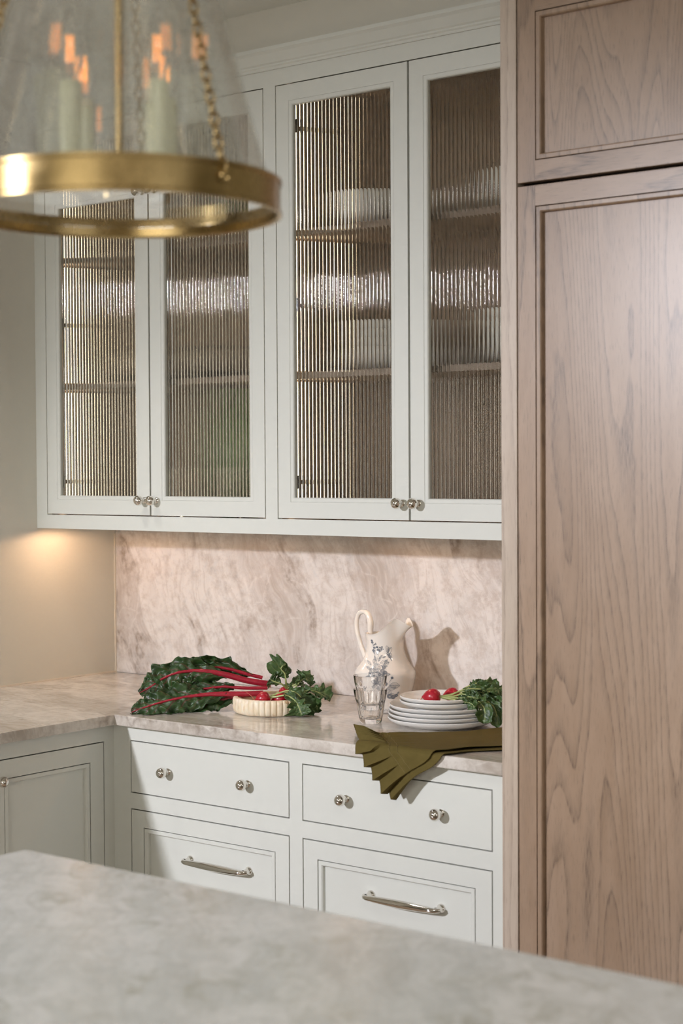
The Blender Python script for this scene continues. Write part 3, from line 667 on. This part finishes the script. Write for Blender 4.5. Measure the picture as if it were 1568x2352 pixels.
for k in range(2): place('side_plate', PLS, CERAMIC, PX+Vector((.004-.006, .002-.004, zs+k*step)), ('smaller white plate resting on the large plates, under the top one', 'smaller white plate at the top of the stack, under the radishes')[k], 'plate', 'stacked side plates')

# ------------------------------------------------------------------ leaves and vegetables
def leafmb(spine, wf, side, curl=0., ruf=.004, nu=26, nv=12, seed=0, fold=0., lobe=0., crk=0.):
    S = catmull(spine, nu); m = MB(); m.uv = []; rows = []
    for i in range(nu):
        t = i/(nu-1); T = (S[min(i+1, nu-1)]-S[max(i-1, 0)]).normalized(); sd = Vector(side); sd = (sd-T*sd.dot(T)).normalized(); N = T.cross(sd)
        wd = wf(t); row = []
        for j in range(nv+1):
            v = -1+2*j/nv; ww = wd*(1+lobe*noise.noise(Vector((t*11+seed, (v > 0)*5.3, seed*.7))))
            nz = noise.noise(Vector((t*7.5+seed*3.1, v*1.6, seed)))*1.3+noise.noise(Vector((t*19+seed, v*3.5, seed*2)))*(.7+.5*crk)+crk*.55*noise.noise(Vector((t*34+seed, v*7, seed*2)))
            p = S[i]+sd*(v*ww)+N*(curl*ww*v*v+fold*ww*abs(v)+ruf*nz*(.25+abs(v)**1.3*1.4))+T*(ruf*.6*noise.noise(Vector((t*11, v*4, seed+9)))*abs(v))
            p.z = max(p.z, .9165+.001*(1-abs(v)))
            row.append(p); m.uv.append((t, v))
        rows.append(row)
    m.grid(rows); return m
def wprof(pts): return lambda t: interp(pts, t)
def leafobj(name, par, m, mat):
    o = obj(name, m, mat, par, smooth=180); s = o.modifiers.new('thick', 'SOLIDIFY'); s.thickness = .0006; s.offset = 0; return o
Rv, Dv, Zv = Vector((.7831, .6219, 0)), Vector((-.6219, .7831, 0)), Vector((0, 0, 1))
def fr(o):   # local frame: a along the counter (mm), u up (mm), b towards the wall (mm)
    return lambda a, u, b: Vector(o)+Rv*(a*.001)+Dv*(b*.001)+Zv*(max(u, .8)*.001)
F = fr((.7909, -.5322, .9152))
CW = [(0, .003), (.12, .020), (.3, .037), (.55, .043), (.8, .041), (.93, .030), (1, .009)]
def chard(label, stem, blade_from, side, wscale, curl, ruf, seed, sr=(.0075, .0012), fold=0.):
    """stem: points from cut end to the tip"""
    S = [F(*p) for p in stem]; t = thing('chard_leaf', label, 'vegetable', S[0], 'chard bunch')
    sm = catmull(S, 34); k0 = int(blade_from*33)
    bl = sm[k0:]; bl = [bl[int(i*(len(bl)-1)/6)] for i in range(7)]
    rad = [interp([(0, sr[0]), (.25, sr[0]*.92), (.5, sr[0]*.5), (.8, sr[0]*.25), (1, sr[1]*.6)], i/33) for i in range(34)]
    off = Vector(side).cross(Rv).normalized()
    obj('stem', MB().tube([p - Dv*.0012 for p in sm], rad, 10), REDSTEM, t, smooth=70)
    leafobj('blade', t, leafmb(bl, lambda q: interp(CW, q)*wscale, side, curl, ruf, 64, 24, seed, fold, .35, .55), CHARD)
sv = lambda b, u: tuple(Dv*b+Zv*u)
chard('big chard leaf on top of the bunch with a long arched red rib', [(208, 62, 95), (150, 72, 90), (95, 88, 85), (45, 98, 80), (5, 100, 78), (-35, 95, 72), (-72, 80, 66), (-98, 62, 60), (-128, 46, 56)], .27, sv(.55, .85), .95, .15, .011, 3, (.0085, .0014))
chard('chard leaf at the front of the bunch, lying flat along the counter edge', [(190, 46, 40), (140, 45, 36), (80, 46, 32), (30, 44, 28), (-20, 38, 20), (-70, 28, 10), (-110, 16, 4), (-142, 5, 0)], .25, sv(.62, .8), .98, .18, .013, 7, (.0075, .0013))
chard('chard leaf in the middle of the bunch between the two large ones', [(200, 55, 75), (140, 56, 70), (90, 60, 66), (40, 56, 60), (-10, 52, 55), (-50, 44, 48), (-85, 36, 44), (-112, 26, 40)], .22, sv(.6, .8), .85, .1, .013, 11, (.0045, .001))
chard('chard leaf at the back of the bunch with its crinkled edge standing up', [(185, 76, 120), (140, 88, 116), (100, 100, 112), (60, 106, 108), (20, 106, 104), (-20, 96, 100), (-48, 84, 98)], .12, sv(.3, .95), .70, .1, .014, 17, (.005, .001))
chard('dark chard leaf underneath the bunch resting on the counter', [(170, 40, 70), (120, 34, 64), (70, 24, 60), (10, 16, 56), (-50, 12, 50), (-100, 8, 46)], .15, sv(.95, .3), 1.0, .1, .011, 23, (.0055, .001))

def radish_mesh():
    pr = [(1e-4, -.0235), (.0018, -.022), (.006, -.0185), (.012, -.013), (.0165, -.005), (.0178, .003), (.0160, .010), (.0110, .0155), (.0055, .0172), (1e-4, .0165)]
    return MB().lathe(pr, 24).mesh('root', smooth=80)
RAD = radish_mesh()
def radish(label, cpt, axis, sc3, tail, leaves, group):
    """axis points from the tail to the crown; leaves = list of (stem pts, blade pts, width, side, seed)"""
    c = Vector(cpt); ax = Vector(axis).normalized(); t = thing('radish', label, 'vegetable', c, group)
    r = link('root', RAD, RADISH, t, c, ax.to_track_quat('Z', 'Y').to_euler()); r.scale = (sc3, sc3, sc3)
    if tail: obj('tail', MB().tube(catmull([c-ax*.021*sc3, *tail], 12), [.0013*(1-i/14) for i in range(12)], 6), RADTAIL, t, smooth=70)
    for st, wd, side, seed in leaves:
        S = catmull([c+ax*.016*sc3]+[Vector(q) for q in st], 30)
        obj('stem', MB().tube(S[:26], [.0030-.0019*i/26 for i in range(26)], 7), GREENSTEM, t, smooth=70)
        bl = S[11:]; bl = [bl[int(i*(len(bl)-1)/5)] for i in range(6)]
        leafobj('leaf', t, leafmb(bl, lambda q: wd*interp([(0, .12), (.15, .42), (.3, .55), (.42, .45), (.6, .95), (.8, 1), (.93, .7), (1, .08)], q), side, .3, .0055, 40, 14, seed, .2, .75, .5), RLEAF)
RADTAIL = stemmat('radish_tail', srgb(214, 150, 110), srgb(190, 90, 80))
G = fr((BW.x, BW.y, BW.z)); gr = 'radishes in the marble bowl'
radish('radish at the front of the marble bowl, beside the chard stems', G(-22, 40, -46), Rv+Dv*.1+Zv*.25, 1.0, [G(-52, 48, -50), G(-68, 60, -48)], [
    ([G(15, 52, -40), G(45, 60, -46), G(70, 48, -56), G(86, 20, -64), G(84, 3, -66)], 0.0325, sv(.4, .5), 1),
    ([G(18, 48, -30), G(58, 55, -30), G(96, 48, -40), G(112, 24, -44), G(116, 4, -46)], 0.0250, tuple(Rv*.8-Dv*.5), 2),
    ([G(10, 45, -50), G(36, 50, -62), G(60, 40, -86), G(72, 18, -98), G(76, 4, -100)], 0.0275, tuple(Rv*.9-Dv*.1+Zv*.2), 3)], gr)
radish('radish half hidden behind the green stems in the marble bowl', G(20, 37, -34), Rv+Zv*.15, 1.0, None, [
    ([G(55, 46, -22), G(92, 56, -20), G(120, 50, -24), G(146, 30, -28)], 0.0263, tuple(Dv*.8+Zv*.5), 4),
    ([G(50, 52, -10), G(72, 80, -4), G(84, 84, 0), G(98, 66, -6)], 0.0213, tuple(Dv*.6+Rv*.5), 5)], gr)
radish('radish at the back of the marble bowl under the upright leaves', G(30, 46, 14), Rv*.3+Zv*.6-Dv*.3, .9, None, [
    ([G(34, 76, 0), G(32, 96, -4), G(22, 112, -6), G(36, 124, -2)], 0.0325, tuple(Rv*.9+Dv*.4), 6),
    ([G(24, 72, -10), G(4, 80, -16), G(-6, 86, -18)], 0.0213, tuple(Rv*.6+Zv*.5), 7),
    ([G(62, 72, 4), G(74, 92, 8), G(78, 98, 8)], 0.0175, tuple(Rv*.9-Zv*.2), 8)], gr)
radish('small radish at the left inside the marble bowl, under the chard stems', G(-30, 26, 20), Rv+Zv*.2, .85, None, [([G(10, 44, 24), G(40, 62, 30), G(60, 66, 34), G(80, 60, 36)], 0.0200, tuple(Dv*.9+Zv*.3), 9)], gr)
H = fr((PX.x, PX.y, PX.z)); gr = 'radishes on the plates'; zt_ = (zs+step)*1000+5
radish('whole red radish in front on the white plates', H(-26, zt_+17, -50), Rv*.95-Dv*.3+Zv*.05, 1.12, [H(-56, zt_+6, -40), H(-60, zt_+12, -40)], [
    ([H(20, zt_+18, -58), H(48, zt_+24, -62), H(76, zt_+14, -78), H(94, zt_-6, -104), H(92, zt_-38, -112)], .023, tuple(Rv*.9-Dv*.2+Zv*.1), 21),
    ([H(22, zt_+16, -60), H(46, zt_+16, -70), H(62, zt_+20, -78), H(84, zt_+16, -86)], .014, tuple(Rv*.3+Dv*.5+Zv*.6), 27),
    ([H(20, zt_+12, -60), H(60, zt_+16, -60), H(104, zt_+8, -80), H(122, zt_-14, -92), H(124, zt_-50, -98)], .019, tuple(Rv*.9-Dv*.1), 28),
    ([H(16, zt_+14, -66), H(40, zt_+10, -78), H(64, zt_+6, -90), H(80, zt_-12, -108)], .017, tuple(Rv*.5-Dv*.6+Zv*.3), 22),
    ([H(18, zt_+22, -54), H(52, zt_+34, -52), H(88, zt_+34, -52), H(120, zt_+22, -56), H(142, zt_+2, -66)], .021, tuple(Dv*.7+Zv*.6), 23)], gr)
radish('red radish behind the front one on the white plates', H(24, zt_+15, -2), Rv+Zv*.1, 1.0, None, [
    ([H(56, zt_+26, -10), H(80, zt_+36, -18), H(108, zt_+32, -24), H(136, zt_+22, -34), H(150, zt_-6, -46)], .021, tuple(Dv*.7+Zv*.6), 24),
    ([H(52, zt_+22, -20), H(72, zt_+30, -36), H(98, zt_+24, -50), H(122, zt_+4, -66), H(132, zt_-26, -80)], .020, tuple(Rv*.7-Dv*.4+Zv*.4), 25),
    ([H(54, zt_+28, 6), H(84, zt_+40, 10), H(116, zt_+32, 10), H(150, zt_+16, 4)], .022, tuple(Dv*.8+Zv*.5), 26)], gr)

# ------------------------------------------------------------------ pleated olive napkin
ZC = .9165; YH = -.6560
# rows run across the cloth (back edge -> front edge), columns along it from the tall cabinet to the hem
def nap_pt(x, y, d):
    """(x, y) flat position on the counter; past the front edge it hangs down. d = lift"""
    e = -.648
    if y >= e: return Vector((x, y, ZC+d))
    s = e-y; r = .006
    if s < r*1.57: a = s/r; return Vector((x, e-r*math.sin(a)-d*math.sin(a), ZC-r+r*math.cos(a)+d*math.cos(a)))
    return Vector((x, e-r-d, ZC-r-(s-r*1.57)))
# key sections in unfolded counter coordinates: back point, front point
KEY = [((1.625, -.215), (1.795, -.40)), ((1.585, -.297), (1.7235, -.513)), ((1.545, -.395), (1.675, -.575)), ((1.499, -.447), (1.655, -.632)), ((1.450, -.492), (1.6235, -.668)), ((1.408, -.538), (1.571, -.7005)), ((1.308, -.508), (1.518, -.750))]
def nap_layer(shift, lift, trim, seed, amp):
    NU, NV = 72, 180; rows = []; m = MB()
    bk = catmull([Vector((*k[0], 0)) for k in KEY], NU+1); ft = catmull([Vector((*k[1], 0)) for k in KEY], NU+1)
    for i in range(NU+1):
        t = i/NU; row = []
        q = max(0, (t-.835)/.165); seam = math.exp(-((t-.835)/.008)**2)+math.exp(-((t-.795)/.007)**2)
        for j in range(NV+1):
            v = j/NV; ve = trim[0]+(trim[1]-trim[0])*v
            P = bk[i].lerp(ft[i], ve); 
            n = 9; ph = (v*n) % 1.0
            saw = (ph/.95)**1.4 if ph < .95 else (1-ph)/.05
            pl = amp*min(1, q*1.6)**.8*saw*.013
            gath = .0030*math.exp(-((t-.77)/.09)**2)*math.sin(v*42+seed)*math.exp(-v*1.6)
            wob = .002*noise.noise(Vector((t*5+seed, v*3, seed)))+.0025
            hem = .009*q*q*((v*n % 1)-.5)
            row.append(nap_pt(P.x-hem+shift, P.y, lift+pl+gath+wob-.0012*seam))
        rows.append(row)
    m.grid(rows); m.rows = rows; return m
nk = thing('napkin', 'folded olive linen napkin with pleated ruffle hanging over the counter edge', 'napkin', (1.58, -.52, .916))
for nm, a in (('top_layer', (0.0, .0062, (0, 1), 1, 1.0)), ('under_layer', (.008, .0005, (.02, 1.05), 5, .55))):
    lay = nap_layer(*a); o = obj(nm, lay, OLIVE, nk, smooth=60); s = o.modifiers.new('thick', 'SOLIDIFY'); s.thickness = .0011; s.offset = 0
    if nm == 'top_layer':
        for tt in (.835, .795):
            sm = [r + Vector((-.0002, -.0008, .0010)) for r in lay.rows[round(tt*72)][2:-2]]
            obj('seam', MB().tube(sm, .0006, 5), SEAM, nk, smooth=60)
